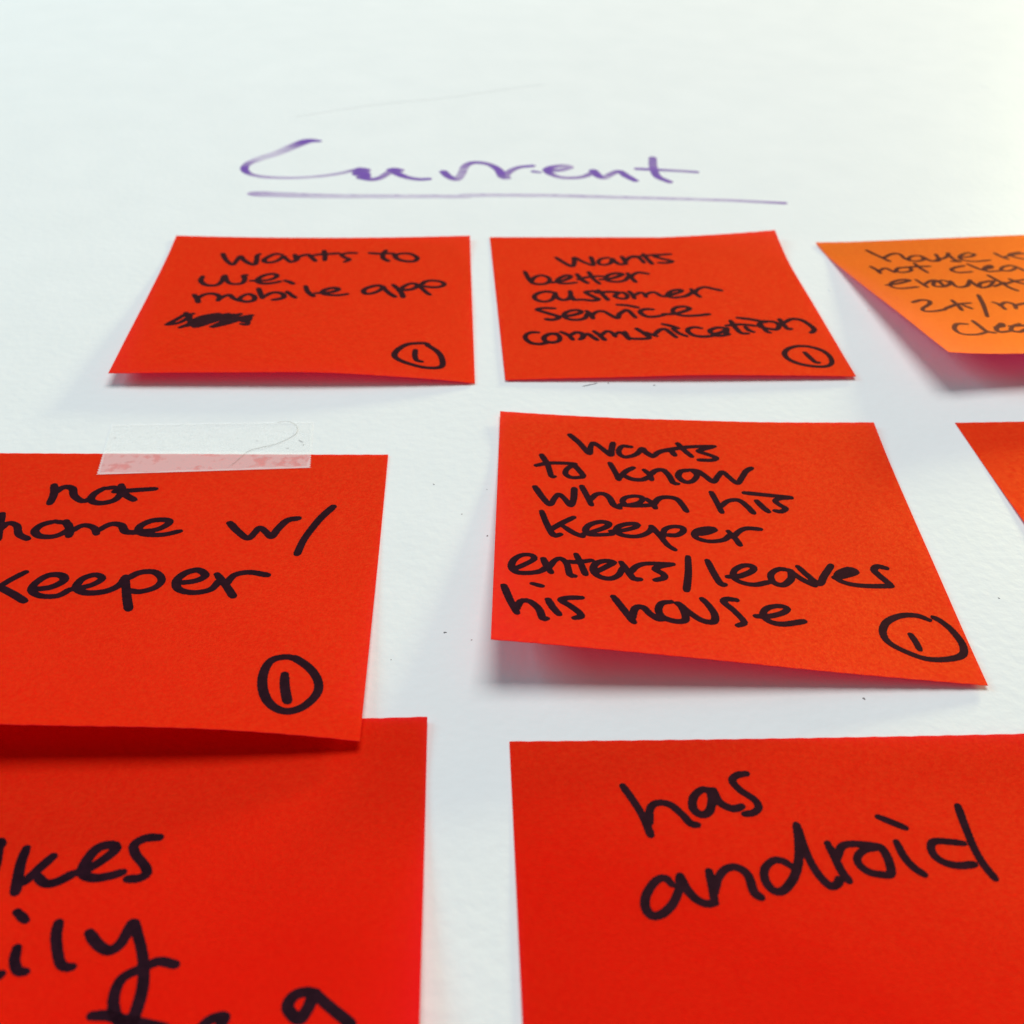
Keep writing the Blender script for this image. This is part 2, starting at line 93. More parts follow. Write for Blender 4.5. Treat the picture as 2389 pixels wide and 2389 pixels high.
('E','has',[[[15.37,8.53],[16.64,11.46],[17.57,14.18],[18.14,17.09]],[[18.31,14.99],[18.66,12.58],[19.81,11.59],[21.47,11.94],[22.9,13.73],[23.72,15.21],[24.61,15.5]],[[27.44,9.41],[26.15,9.39],[24.85,10.76],[24.54,12.67],[25.43,13.72],[26.57,13.25],[27.32,11.35],[27.39,9.69]],[[27.87,9.42],[28.18,11.37],[29.26,12.48],[30.27,12.77],[31.2,12.38]],[[32.97,6.55],[31.61,6.81],[30.77,7.78],[31.54,9.48],[33.15,11.17],[33.51,12.55],[32.68,13.49],[31.36,13.74]]]),
('E','android',[[[19.76,25.13],[19.1,24.15],[17.86,24.48],[16.41,26.48],[15.98,28.35],[16.57,29.74],[17.95,29.55],[19.54,27.98],[20.68,25.64],[20.89,23.95]],[[21.05,23.83],[21.47,25.66],[22.38,27.35],[23.61,28.2],[24.8,28.12]],[[24.87,23.18],[24.86,25.5],[24.74,27.88]],[[25.09,26.47],[25.87,24.31],[27.14,22.86],[28.59,22.65],[29.76,23.91],[30.01,26.59],[30.73,27.45]],[[35.79,22.71],[34.69,21.7],[33.45,21.68],[32.1,23.06],[31.86,24.99],[32.59,26.44],[33.81,26.41],[35.43,24.65],[36.73,22.08],[37.55,18.75],[37.96,15.66]],[[38.03,15.78],[38.12,19.21],[38.37,21.89],[39.01,24.3],[40.01,25.87],[41.08,25.43],[41.34,24.79]],[[41.35,18.94],[41.72,21.3],[42.03,23.51],[42.57,25.08]],[[42.08,21.31],[43.09,19.54],[44.46,19.11],[46.41,19.26],[48.29,19.64]],[[48.25,19.75],[46.19,20.05],[44.8,21.14],[44.61,22.47],[45.51,23.7],[46.96,24.17],[48.18,24.19],[48.56,23.22],[48.65,21.45],[48.4,19.87]],[[50.59,18.89],[50.85,21.27],[51.54,23.06],[52.56,24.3]],[[49.4,14.58],[50.81,15.43],[52.51,16.51]],[[59.46,19.3],[57.91,19.04],[55.78,18.88],[54.94,19.78],[54.95,21.36],[56.0,22.5],[57.62,22.98],[59.65,22.8]],[[60.94,12.89],[60.73,16.2],[60.62,20.12],[60.89,22.83],[61.52,25.16]]]),
('G','house',[[[11.95,5.77],[13.51,9.62],[14.75,13.96]],[[14.12,11.33],[17.54,8.73],[19.73,8.94],[19.63,12.15],[20.28,14.16]],[[24.82,10.77],[22.65,10.53],[20.42,12.88],[21.61,14.69],[24.51,13.34],[24.7,11.02]],[[24.96,11.43],[25.64,14.76],[27.96,14.65],[29.33,9.95]],[[27.1,14.55],[30.7,12.75],[33.12,9.72]],[[32.69,9.67],[32.24,14.26],[32.93,16.05],[31.01,15.8]],[[34.15,13.17],[37.48,12.93],[39.54,11.17],[38.04,10.03],[35.21,11.97],[34.19,14.9],[36.97,16.58],[41.3,16.12]]]),
('G','is',[[[45.43,10.97],[45.55,13.33],[46.31,16.16]],[[52.35,11.07],[48.82,12.4],[49.12,15.21],[50.97,16.85]],[[45.72,14.72],[49.47,12.91],[53.06,12.3]]]),
('G','not',[[[8.12,17.38],[8.54,19.95],[8.43,22.7]],[[8.43,21.2],[11.2,18.93],[11.93,20.26],[12.39,22.17]],[[16.56,18.83],[14.59,19.26],[13.19,21.37],[14.49,22.37],[17.14,21.4],[17.83,18.97],[16.56,18.83]],[[20.5,16.1],[20.37,19.24],[20.79,23.02]],[[16.56,18.83],[20.22,18.6],[23.51,18.72]]]),
('G','clean',[[[32.34,19.44],[29.64,20.36],[27.71,21.98],[28.72,23.96],[32.33,23.83]],[[34.0,18.39],[35.31,22.37],[36.89,24.47]],[[36.14,22.49],[38.84,21.62],[39.24,20.01],[36.66,21.93],[36.6,24.18],[39.67,24.26]],[[44.26,20.76],[41.95,21.69],[40.39,23.74],[42.14,24.64],[45.07,22.56],[44.67,20.82]],[[45.4,21.97],[45.84,25.23]]]),
('G','enough',[[[5.99,31.56],[9.46,30.52],[13.46,28.38],[12.06,27.67],[8.74,29.26],[6.77,32.2],[8.26,34.06],[13.37,33.15]],[[15.4,27.94],[15.56,30.35],[15.85,33.34]],[[15.84,31.57],[18.86,28.87],[20.52,29.04],[20.51,32.59]],[[21.92,28.83],[19.14,30.09],[18.08,32.71],[20.23,33.15],[22.98,31.09],[22.58,29.26]],[[23.81,29.4],[23.5,33.5],[26.22,33.23],[29.02,29.45]],[[28.73,30.01],[28.76,34.15]],[[33.61,30.68],[30.31,32.0],[29.29,34.8],[31.87,33.99],[34.62,30.83]],[[35.16,26.92],[35.74,31.6],[36.07,35.81],[36.87,38.28]],[[32.9,34.5],[36.65,32.34]],[[39.06,30.31],[39.85,32.86],[41.03,34.27]],[[36.06,33.44],[39.48,31.96],[42.89,31.32]]]),
('G','2x/m',[[[7.0,43.95],[9.88,42.28],[11.66,42.9],[10.59,45.12],[7.68,47.89],[7.09,49.79],[9.56,49.76],[13.05,48.51]],[[17.63,42.67],[17.34,46.54],[16.8,49.23]],[[13.32,47.97],[17.48,45.44],[21.22,44.65]],[[18.81,46.09],[19.72,48.35]],[[25.96,39.56],[23.84,46.02],[20.77,53.79]],[[27.02,44.75],[27.75,46.5],[27.46,49.73]],[[27.48,47.01],[30.14,45.17],[31.24,46.99],[30.23,49.58]],[[30.96,47.5],[34.29,46.37]]]),
('G','clean',[[[13.46,58.12],[11.05,58.11],[8.84,61.27],[9.05,64.33],[12.38,64.74],[15.54,63.26]],[[15.91,56.1],[15.82,59.72],[15.8,62.77],[17.22,63.82]],[[19.06,60.4],[21.25,60.05],[21.77,58.36],[18.92,61.4],[18.64,63.4],[21.2,63.07]],[[25.84,59.0],[23.54,60.27],[21.84,62.63],[23.2,63.75],[25.3,62.48]],[[22.78,60.19],[26.44,60.09]]]),
]
HEAD=[[[-37.05,374.89,0.9,1.6],[-40.73,374.8,0.95,3.6],[-44.4,370.23,0.55,3.8],[-48.98,363.64,0.28,3.6],[-53.94,358.36,0.3,3.2],[-56.72,353.81,0.6,2.4],[-56.83,349.41,1,2.2],[-54.38,345.67,0.6,1.9],[-49.56,343.63,0.42,2.0],[-41.9,343.23,0.38,1.9],[-34.37,344.76,0.38,1.9],[-28.76,347.23,0.5,1.9],[-25.22,349.69,0.6,2]],[[-24.51,348.94,0.9,2.4],[-23.3,350.39,0.9,3.0],[-21.71,349.76,0.8,3.0]],[[-23.9,346.78,1,3.0],[-22.18,347.35,1,3.4],[-21.48,344.67,1,3.0]],[[-22.79,343.9,0.95,2.6],[-19.65,342.36,0.75,2.4],[-17.02,344.0,0.65,2.3],[-14.65,348.36,0.6,2.3],[-13.54,350.58,0.85,2.6],[-11.56,349.96,0.8,2.4]],[[-14.11,350.24,1,2.6],[-12.08,347.0,0.95,2.6],[-9.31,344.14,0.8,2.3],[-5.81,342.71,0.85,2.0],[-3.11,343.08,1,1.8]],[[1.27,348.89,1,2.4],[2.71,345.17,0.95,2.4],[5.01,342.8,0.5,2.4],[6.54,347.35,0.5,2.4],[7.85,354.0,0.6,2.4],[10.62,356.93,0.8,2.3],[14.77,355.49,0.8,2.2],[17.57,350.85,0.95,2.5],[18.5,345.13,0.8,2.5],[19.92,344.35,0.6,2.2]],[[19.04,344.34,0.6,2.4],[20.44,348.92,0.6,2.3],[23.63,352.97,0.75,2.0],[27.91,354.4,0.95,1.8]],[[27.9,349.73,0.9,1.6],[29.64,349.1,0.8,1.4]],[[31.87,351.13,0.95,2.4],[35.43,350.86,0.6,2.4],[39.11,353.28,0.5,2.2],[37.58,354.94,0.5,2.2],[33.22,353.16,0.8,2.3],[32.07,349.8,0.9,2.4],[34.43,345.91,0.6,2.2],[37.86,344.68,0.55,2.2],[42.08,345.56,0.6,2.1],[45.04,348.4,0.7,2.1]],[[45.86,350.57,1,2.6],[46.91,346.47,0.9,2.6],[48.51,344.87,0.5,2.3],[50.97,348.18,0.6,2.3],[53.61,350.22,0.8,2.3],[55.25,346.62,1,2.5],[57.41,342.77,1,2.0]],[[65.38,362.06,0.75,2.3],[64.42,354.29,0.7,2.4],[64.46,346.46,1,2.3],[67.34,341.98,0.7,2.2]],[[59.33,352.5,0.7,2.0],[65.56,351.78,0.8,1.9],[71.49,351.06,0.6,1.9],[76.78,350.16,0.75,1.8]]]
UNDER=[[[-52.41,330.9,0.6,3.2],[-49.98,330.64,0.5,4.6],[-40.67,329.98,0.42,4.2],[-29.51,329.36,0.36,3.6],[-10.91,329.44,0.34,3.3],[7.82,329.72,0.34,3.2],[7.08,330.42,0.34,3.2],[30.9,330.63,0.35,3.1],[47.93,329.83,0.36,3.0],[64.98,328.87,0.38,2.8],[82.01,327.77,0.42,2.6],[97.75,326.04,0.8,2.3]],[[-52.34,331.71,0.44,0.9],[-50.56,331.63,0.39,0.8]],[[-49.24,331.52,0.54,0.9],[-46.59,331.46,0.55,0.8]],[[-44.84,331.25,0.48,0.9],[-42.83,331.18,0.42,0.8]],[[-42.37,331.1,0.44,0.9],[-40.89,331.02,0.58,0.8]],[[-38.03,330.83,0.68,0.9],[-35.58,330.77,0.4,0.8]],[[-35.45,330.67,0.62,0.9],[-33.11,330.61,0.56,0.8]],[[-31.24,330.41,0.43,0.9],[-29.11,330.35,0.52,0.8]],[[-28.44,330.24,0.46,0.9],[-26.53,330.17,0.37,0.8]],[[-24.45,330.13,0.7,0.9],[-22.41,330.06,0.43,0.8]],[[-21.14,330.18,0.6,0.9],[-18.54,330.12,0.56,0.8]],[[-18.38,330.23,0.54,0.9],[-16.26,330.16,0.46,0.8]],[[-15.54,330.27,0.51,0.9],[-13.06,330.21,0.36,0.8]],[[-12.36,330.32,0.62,0.9],[-10.76,330.24,0.48,0.8]],[[-8.35,330.38,0.52,0.9],[-5.55,330.32,0.4,0.8]],[[-5.07,330.43,0.47,0.9],[-2.88,330.36,0.42,0.8]],[[-1.78,330.48,0.66,0.9],[-0.11,330.41,0.49,0.8]],[[2.42,330.55,0.44,0.9],[3.66,330.46,0.41,0.8]],[[5.6,330.59,0.62,0.9],[7.13,330.52,0.43,0.8]],[[7.88,331.34,0.46,0.9],[9.6,331.21,0.34,0.8]],[[12.11,331.37,0.69,0.9],[13.61,331.24,0.3,0.8]],[[15.62,331.36,0.45,0.9],[18.02,331.25,0.41,0.8]],[[20.12,331.31,0.43,0.9],[22.92,331.2,0.43,0.8]],[[24.07,331.24,0.42,0.9],[25.02,331.1,0.35,0.8]],[[28.96,331.11,0.44,0.9],[29.89,330.97,0.45,0.8]],[[32.32,331.0,0.7,0.9],[33.41,330.86,0.46,0.8]],[[37.31,330.81,0.52,0.9],[40.13,330.7,0.44,0.8]],[[40.5,330.66,0.52,0.9],[41.41,330.53,0.43,0.8]],[[44.6,330.46,0.67,0.9],[47.11,330.35,0.45,0.8]],[[48.32,330.26,0.48,0.9],[49.65,330.13,0.36,0.8]],[[52.76,330.0,0.66,0.9],[53.88,329.86,0.32,0.8]],[[58.03,329.65,0.57,0.9],[60.86,329.54,0.42,0.8]],[[62.07,329.36,0.6,0.9],[64.5,329.25,0.52,0.8]],[[65.46,329.11,0.43,0.9],[66.73,328.98,0.56,0.8]],[[70.23,328.73,0.68,0.9],[71.75,328.6,0.5,0.8]],[[74.14,328.4,0.59,0.9],[76.62,328.28,0.46,0.8]],[[77.96,328.06,0.61,0.9],[79.34,327.93,0.58,0.8]],[[82.54,327.63,0.42,0.9],[85.33,327.52,0.59,0.8]],[[86.11,327.28,0.41,0.9],[88.76,327.17,0.34,0.8]],[[90.67,326.81,0.6,0.9],[91.63,326.67,0.35,0.8]],[[94.16,326.44,0.57,0.9],[96.5,326.32,0.58,0.8]]]
MARKS={'pencil':[[[29.87,222.66],[31.2,223.16],[33.21,223.99]],[[45.07,222.98],[45.54,222.98]],[[35.49,224.07],[35.57,223.72]],[[-27.98,202.07],[-27.01,201.21]]],'speck':[[8.28,184.63],[-1.56,186.49],[0.23,144.99],[4.4,143.13],[7.86,170.36],[-8.12,138.88],[92.95,151.55],[63.2,128.59],[-36.02,201.87],[-26.87,200.37],[95.66,269.92],[-63.48,203.3],[-29.8,199.13],[3.48,176.95]],'bump':[[95.79,269.64],[102.1,258.87],[199.41,440.17]],'hair':[[-32.86,208.46],[-31.06,208.86],[-29.45,208.13],[-28.5,206.08],[-28.77,204.07],[-30.39,202.09],[-32.32,200.43],[-35.17,199.19],[-37.11,198.11],[-37.82,196.65],[-38.97,194.24],[-39.91,192.56]],'crease':[[-47.37,397.63],[-22.07,410.83],[-8.79,415.57],[4.79,420.41],[23.53,430.09],[38.0,435.9]],'tape':[[-64.16,190.18],[-24.73,191.94],[-25.44,208.75],[-65.32,207.99]]}


# ------------------------------------------------------------------ materials
def mat(name):
    m = bpy.data.materials.new(name); m.use_nodes = True; t = m.node_tree; t.nodes.clear()
    return m, t, t.nodes.new('ShaderNodeOutputMaterial')
def nd(t, kind, **kw):
    n = t.nodes.new(kind)
    for k, v in kw.items():
        if k.startswith('i_'): n.inputs[k[2:].replace('_', ' ')].default_value = v
        else: setattr(n, k, v)
    return n
def coord(t, scale=1.0):
    c = nd(t, 'ShaderNodeTexCoord'); return c.outputs['Object']
def noise(t, vec, scale, detail=3, rough=.6):
    n = nd(t, 'ShaderNodeTexNoise', i_Scale=scale, i_Detail=detail, i_Roughness=rough); t.links.new(vec, n.inputs['Vector']); return n.outputs['Fac']
def ramp(t, fac, a, b, ca, cb):
    r = nd(t, 'ShaderNodeValToRGB'); r.color_ramp.elements[0].position = a; r.color_ramp.elements[1].position = b
    r.color_ramp.elements[0].color = ca; r.color_ramp.elements[1].color = cb; t.links.new(fac, r.inputs[0]); return r.outputs[0]
def g4(x): return (x, x, x, 1)

def wall_material():
    m, t, out = mat('painted_wall'); L = t.links
    v = coord(t)
    p = nd(t, 'ShaderNodeBsdfPrincipled', i_Roughness=.5); p.inputs['Specular IOR Level'].default_value = .07
    n1 = noise(t, v, 60, 4, .6); n2 = noise(t, v, 9, 2, .5)
    c1 = ramp(t, n1, .3, .7, (.808, .822, .820, 1), (.832, .842, .838, 1))
    mx = nd(t, 'ShaderNodeMix', data_type='RGBA', blend_type='MULTIPLY'); mx.inputs[0].default_value = 1
    L.new(c1, mx.inputs[6]); L.new(ramp(t, n2, .3, .7, g4(.985), g4(1)), mx.inputs[7]); L.new(mx.outputs[2], p.inputs['Base Color'])
    b1 = nd(t, 'ShaderNodeBump', i_Strength=.6, i_Distance=.00012); L.new(noise(t, v, 520, 2, .5), b1.inputs['Height'])
    b2 = nd(t, 'ShaderNodeBump', i_Strength=.2, i_Distance=.00025); L.new(noise(t, v, 130, 2, .5), b2.inputs['Height'])
    L.new(b2.outputs[0], b1.inputs['Normal']); L.new(b1.outputs[0], p.inputs['Normal'])
    L.new(ramp(t, n1, .3, .7, g4(.48), g4(.54)), p.inputs['Roughness'])
    L.new(p.outputs[0], out.inputs[0]); return m

def paper_material(name, col, trans, seed=0):
    m, t, out = mat(name); L = t.links
    v = coord(t)
    fib = noise(t, v, 2200, 3, .7); mot = noise(t, v, 700, 2, .6)
    def tint(c, lo, hi, fac):
        return ramp(t, fac, .36, .64, (c[0]*lo, c[1]*lo, c[2]*lo, 1), (min(1, c[0]*hi), c[1]*hi*1.15, c[2]*hi*1.1, 1))
    p = nd(t, 'ShaderNodeBsdfPrincipled'); p.inputs['Specular IOR Level'].default_value = .0
    mx = nd(t, 'ShaderNodeMix', data_type='RGBA', blend_type='MIX'); mx.inputs[0].default_value = .45
    L.new(tint(col, .86, 1.05, fib), mx.inputs[6]); L.new(tint(col, .97, 1.03, mot), mx.inputs[7])
    L.new(mx.outputs[2], p.inputs['Base Color'])
    L.new(ramp(t, mot, .3, .7, g4(.44), g4(.60)), p.inputs['Roughness'])
    b = nd(t, 'ShaderNodeBump', i_Strength=.8, i_Distance=.00008); L.new(fib, b.inputs['Height'])
    b2 = nd(t, 'ShaderNodeBump', i_Strength=.25, i_Distance=.00006); L.new(mot, b2.inputs['Height']); L.new(b2.outputs[0], b.inputs['Normal'])
    L.new(b.outputs[0], p.inputs['Normal'])
    tr = nd(t, 'ShaderNodeBsdfTranslucent'); tr.inputs[0].default_value = (*trans, 1)
    s = nd(t, 'ShaderNodeMixShader'); s.inputs[0].default_value = .47
    gl = nd(t, 'ShaderNodeBsdfGlossy'); gl.inputs[0].default_value = (1, .31, .06, 1)      # dyed fibres: coloured sheen at low angles
    L.new(ramp(t, mot, .3, .7, g4(.44), g4(.50)), gl.inputs['Roughness']); L.new(b.outputs[0], gl.inputs['Normal'])
    sg = nd(t, 'ShaderNodeMixShader')
    lw = nd(t, 'ShaderNodeLayerWeight', i_Blend=.5); mr = nd(t, 'ShaderNodeMapRange'); mr.inputs[1].default_value = .22; mr.inputs[2].default_value = .62
    mr.inputs[3].default_value = .015; mr.inputs[4].default_value = .20; L.new(lw.outputs['Facing'], mr.inputs[0])
    gm = nd(t, 'ShaderNodeMath', operation='MULTIPLY'); L.new(mr.outputs[0], gm.inputs[0]); L.new(ramp(t, noise(t, v, 1500, 3, .65), .35, .65, g4(.7), g4(1.3)), gm.inputs[1]); L.new(gm.outputs[0], sg.inputs[0])
    L.new(p.outputs[0], sg.inputs[1]); L.new(gl.outputs[0], sg.inputs[2]); p = sg
    L.new(p.outputs[0], s.inputs[1]); L.new(tr.outputs[0], s.inputs[2]); L.new(s.outputs[0], out.inputs[0]); return m

def ink_material():
    m, t, out = mat('black_marker_ink'); L = t.links
    v = coord(t)
    p = nd(t, 'ShaderNodeBsdfPrincipled'); p.inputs['Specular IOR Level'].default_value = 0
    n = noise(t, v, 700, 3, .6)
    L.new(ramp(t, n, .3, .75, (.008, .0035, .009, 1), (.021, .006, .014, 1)), p.inputs['Base Color'])
    p.inputs['Roughness'].default_value = .5
    b = nd(t, 'ShaderNodeBump', i_Strength=.4, i_Distance=.00006); L.new(noise(t, v, 2600, 3, .7), b.inputs['Height']); L.new(b.outputs[0], p.inputs['Normal'])
    gl = nd(t, 'ShaderNodeBsdfGlossy', i_Roughness=.42); gl.inputs[0].default_value = (1, .38, .2, 1); L.new(b.outputs[0], gl.inputs['Normal'])
    fr = nd(t, 'ShaderNodeFresnel', i_IOR=1.11); sg = nd(t, 'ShaderNodeMixShader'); L.new(fr.outputs[0], sg.inputs[0])
    L.new(p.outputs[0], sg.inputs[1]); L.new(gl.outputs[0], sg.inputs[2])
    L.new(sg.outputs[0], out.inputs[0]); return m

def marker_material():
    m, t, out = mat('purple_marker_on_wall'); L = t.links
    v = coord(t)
    at = nd(t, 'ShaderNodeAttribute', attribute_name='ink')
    streak = nd(t, 'ShaderNodeMapping'); streak.inputs['Scale'].default_value = (90, 1, 420); L.new(v, streak.inputs[0])
    n = noise(t, streak.outputs[0], 1.0, 3, .6)
    mul = nd(t, 'ShaderNodeMath', operation='MULTIPLY'); L.new(at.outputs['Fac'], mul.inputs[0]); L.new(ramp(t, n, .3, .65, g4(.62), g4(1.12)), mul.inputs[1])
    mul.use_clamp = True
    d = nd(t, 'ShaderNodeBsdfPrincipled', i_Roughness=.5)
    L.new(ramp(t, at.outputs['Fac'], .3, 1.0, (.40, .22, .56, 1), (.15, .042, .40, 1)), d.inputs['Base Color'])
    tp = nd(t, 'ShaderNodeBsdfTransparent')
    s = nd(t, 'ShaderNodeMixShader'); L.new(mul.outputs[0], s.inputs[0]); L.new(tp.outputs[0], s.inputs[1]); L.new(d.outputs[0], s.inputs[2])
    L.new(s.outputs[0], out.inputs[0]); return m

def tape_material():
    m, t, out = mat('matte_tape'); L = t.links
    uv = nd(t, 'ShaderNodeUVMap', uv_map='tape'); v = coord(t)
    sep = nd(t, 'ShaderNodeSeparateXYZ'); L.new(uv.outputs[0], sep.inputs[0])
    n = noise(t, v, 520, 4, .6); n2 = noise(t, v, 130, 2, .5)
    av = nd(t, 'ShaderNodeMath', operation='ADD'); L.new(n, av.inputs[0]); L.new(n2, av.inputs[1])
    body = ramp(t, av.outputs[0], .85, 1.15, g4(.32), g4(.47))
    # strip not pressed down along the border of the tape stays paler
    lo = nd(t, 'ShaderNodeMath', operation='MULTIPLY'); lo.inputs[1].default_value = 1
    mp = nd(t, 'ShaderNodeMath', operation='MINIMUM'); L.new(sep.outputs[0], mp.inputs[0]); L.new(sep.outputs[1], mp.inputs[1])
    wob = nd(t, 'ShaderNodeMath', operation='MULTIPLY_ADD'); L.new(noise(t, v, 160, 3, .6), wob.inputs[0]); wob.inputs[1].default_value = 2.4; L.new(mp.outputs[0], wob.inputs[2])
    edge = ramp(t, wob.outputs[0], 0, 1, g4(1), g4(0))
    cr = nd(t, 'ShaderNodeMapRange'); cr.inputs[1].default_value = 1.6; cr.inputs[2].default_value = 2.5; cr.inputs[3].default_value = .60; cr.inputs[4].default_value = 0
    L.new(wob.outputs[0], cr.inputs[0])
    mxx = nd(t, 'ShaderNodeMath', operation='MAXIMUM'); L.new(body, mxx.inputs[0]); L.new(cr.outputs[0], mxx.inputs[1])
    dd = nd(t, 'ShaderNodeBsdfDiffuse'); dd.inputs[0].default_value = (.985, .985, .98, 1)
    dt = nd(t, 'ShaderNodeBsdfTranslucent'); dt.inputs[0].default_value = (.985, .985, .98, 1)
    d = nd(t, 'ShaderNodeMixShader'); d.inputs[0].default_value = .15; L.new(dd.outputs[0], d.inputs[1]); L.new(dt.outputs[0], d.inputs[2])
    tp = nd(t, 'ShaderNodeBsdfTransparent')
    s = nd(t, 'ShaderNodeMixShader'); L.new(mxx.outputs[0], s.inputs[0]); L.new(tp.outputs[0], s.inputs[1]); L.new(d.outputs[0], s.inputs[2])
    L.new(s.outputs[0], out.inputs[0]); return m

def plain(name, col, rough=.6):
    m, t, out = mat(name); p = nd(t, 'ShaderNodeBsdfPrincipled', i_Roughness=rough)
    n = noise(t, coord(t), 900, 2, .5); t.links.new(ramp(t, n, .3, .7, (*[c*.85 for c in col], 1), (*[min(1, c*1.15) for c in col], 1)), p.inputs['Base Color'])
    t.links.new(p.outputs[0], out.inputs[0]); return m

M_WALL = wall_material()
M_RED = paper_material('red_note_paper', (.99, .011, .004), (1, .03, .30))
M_LIT_ORANGE = paper_material('note_paper_lit_orange', (.98, .25, .020), (1, .08, .50))  # red paper with the warm lamp's glow put into its base colour
M_INK = ink_material(); M_MARK = marker_material(); M_TAPE = tape_material()
M_SPECK = plain('dark_speck', (.17, .15, .15)); M_PENCIL = plain('pencil_lead', (.06, .06, .08)); M_HAIR = plain('brown_hair', (.52, .48, .45), .5)

# ------------------------------------------------------------------ helpers
def mesh_obj(name, verts, faces, material, parent=None, smooth=True, origin=(0, 0, 0)):
    me = bpy.data.meshes.new(name)
    o0 = Vector(origin)
    me.from_pydata([tuple(Vector(v)-o0) for v in verts], [], faces); me.update()
    if smooth: me.polygons.foreach_set('use_smooth', [True]*len(me.polygons))
    me.materials.append(material)
    o = bpy.data.objects.new(name, me); COL.objects.link(o)
    if parent is not None: o.parent = parent
    return o

WN = 76.0
def surf(q, s, t):                          # curled note: (s, t) mm on the paper -> wall u, v, lift n
    u, v, th = q[:3]; hT = q[3:6]; hB = q[6:10]; p = q[10]
    s = np.asarray(s, float); t = np.asarray(t, float); x = s/WN
    Tp = hT[0]*(1-x)*(1-2*x) + hT[1]*4*x*(1-x) + hT[2]*x*(2*x-1)
    b = hB[0]*(1-x)**3 + hB[1]*3*x*(1-x)**2 + hB[2]*3*x*x*(1-x) + hB[3]*x**3
    t0 = 8.0; a = np.maximum(1e-9, (t-t0)/(WN-t0))
    n = Tp*np.maximum(0, 1-t/24)**2 + b*a**p + .22*np.sin(s/12+u)*np.sin(t/14+v) * np.clip(t/60, 0, 1) + .05*np.sin(s/4.7+v)*np.sin(t/5.9+u)*np.clip(t/40, 0, 1)   # slight buckling
    sl = b*p/(WN-t0); short = 0.5*sl**2*(WN-t0)*a**(2*p-1)/(2*p-1)
    tt = t-short; c, sn = math.cos(th), math.sin(th)
    return u+c*s+sn*tt, v+sn*s-c*tt, np.maximum(n, 0)+0.12

def on_note(q, s, t, h):                    # point h mm above the paper's middle plane, along its normal
    e = .05
    P = np.stack(surf(q, s, t), -1); A = np.stack(surf(q, np.asarray(s)+e, t), -1)-P; Bv = np.stack(surf(q, s, np.asarray(t)+e), -1)-P
    N = np.cross(A, -Bv); N /= np.linalg.norm(N, axis=-1, keepdims=True)
    P = P+N*h
    return np.stack([P[..., 0]/1000, -P[..., 2]/1000, Z0+P[..., 1]/1000], -1)

def catmull(P, step):
    P = np.array(P, float)
    if len(P) == 2: P = np.array([P[0], (P[0]+P[1])/2, P[1]])
    Q = np.vstack([2*P[0]-P[1], P, 2*P[-1]-P[-2]]); out = []
    for i in range(1, len(Q)-2):
        p0, p1, p2, p3 = Q[i-1], Q[i], Q[i+1], Q[i+2]
        k = max(2, int(math.hypot(*(p2-p1)[:2])/step))
        tt = np.linspace(0, 1, k, endpoint=False)[:, None]
        out.append(.5*((2*p1)+(-p0+p2)*tt+(2*p0-5*p1+4*p2-p3)*tt**2+(-p0+3*p1-3*p2+p3)*tt**3))
    out.append(P[-1:]); return np.vstack(out)

def field(strokes, res, rng):
    """strokes: list of arrays (x, y, width, density). Signed field on a grid, negative inside the ink."""
    A = np.vstack(strokes); pad = A[:, 2].max()+.4
    x0, y0 = A[:, 0].min()-pad, A[:, 1].min()-pad; x1, y1 = A[:, 0].max()+pad, A[:, 1].max()+pad
    xs = np.arange(x0, x1, res); ys = np.arange(y0, y1, res)
    F = np.full((len(ys), len(xs)), 9.0); D = np.zeros_like(F)
    for S in strokes:
        for a, b in zip(S[:-1], S[1:]):
            m = max(a[2], b[2])/2+.5
            i0 = max(0, int((min(a[0], b[0])-m-x0)/res)); i1 = min(len(xs), int((max(a[0], b[0])+m-x0)/res)+2)
            j0 = max(0, int((min(a[1], b[1])-m-y0)/res)); j1 = min(len(ys), int((max(a[1], b[1])+m-y0)/res)+2)
            X, Y = np.meshgrid(xs[i0:i1], ys[j0:j1]); d = b[:2]-a[:2]
            k = np.clip(((X-a[0])*d[0]+(Y-a[1])*d[1])/max(1e-9, d@d), 0, 1)
            w = (a[2]+(b[2]-a[2])*k)/2; dist = np.hypot(X-a[0]-d[0]*k, Y-a[1]-d[1]*k)-w
            sub = F[j0:j1, i0:i1]; h = .10               # smooth union: ink pools where strokes meet
            hh = np.clip(.5+.5*(sub-dist)/h, 0, 1); F[j0:j1, i0:i1] = sub*(1-hh)+dist*hh-h*hh*(1-hh)*.5
            if S.shape[1] > 3:
                de = (a[3]+(b[3]-a[3])*k)*np.clip(-dist/(.30*w)+.12, 0, 1)**.8
                D[j0:j1, i0:i1] = np.maximum(D[j0:j1, i0:i1], de)
    X, Y = np.meshgrid(xs, ys)
    ph = rng.uniform(0, 6.28, 6)
    F += .030*np.sin(X*7.3+ph[0])*np.sin(Y*8.1+ph[1])+.022*np.sin(X*15.7+Y*6+ph[2])*np.sin(Y*17.3-X*5+ph[3])+.012*np.sin(31*X+ph[4])*np.sin(29*Y+ph[5])
    return xs, ys, F, D

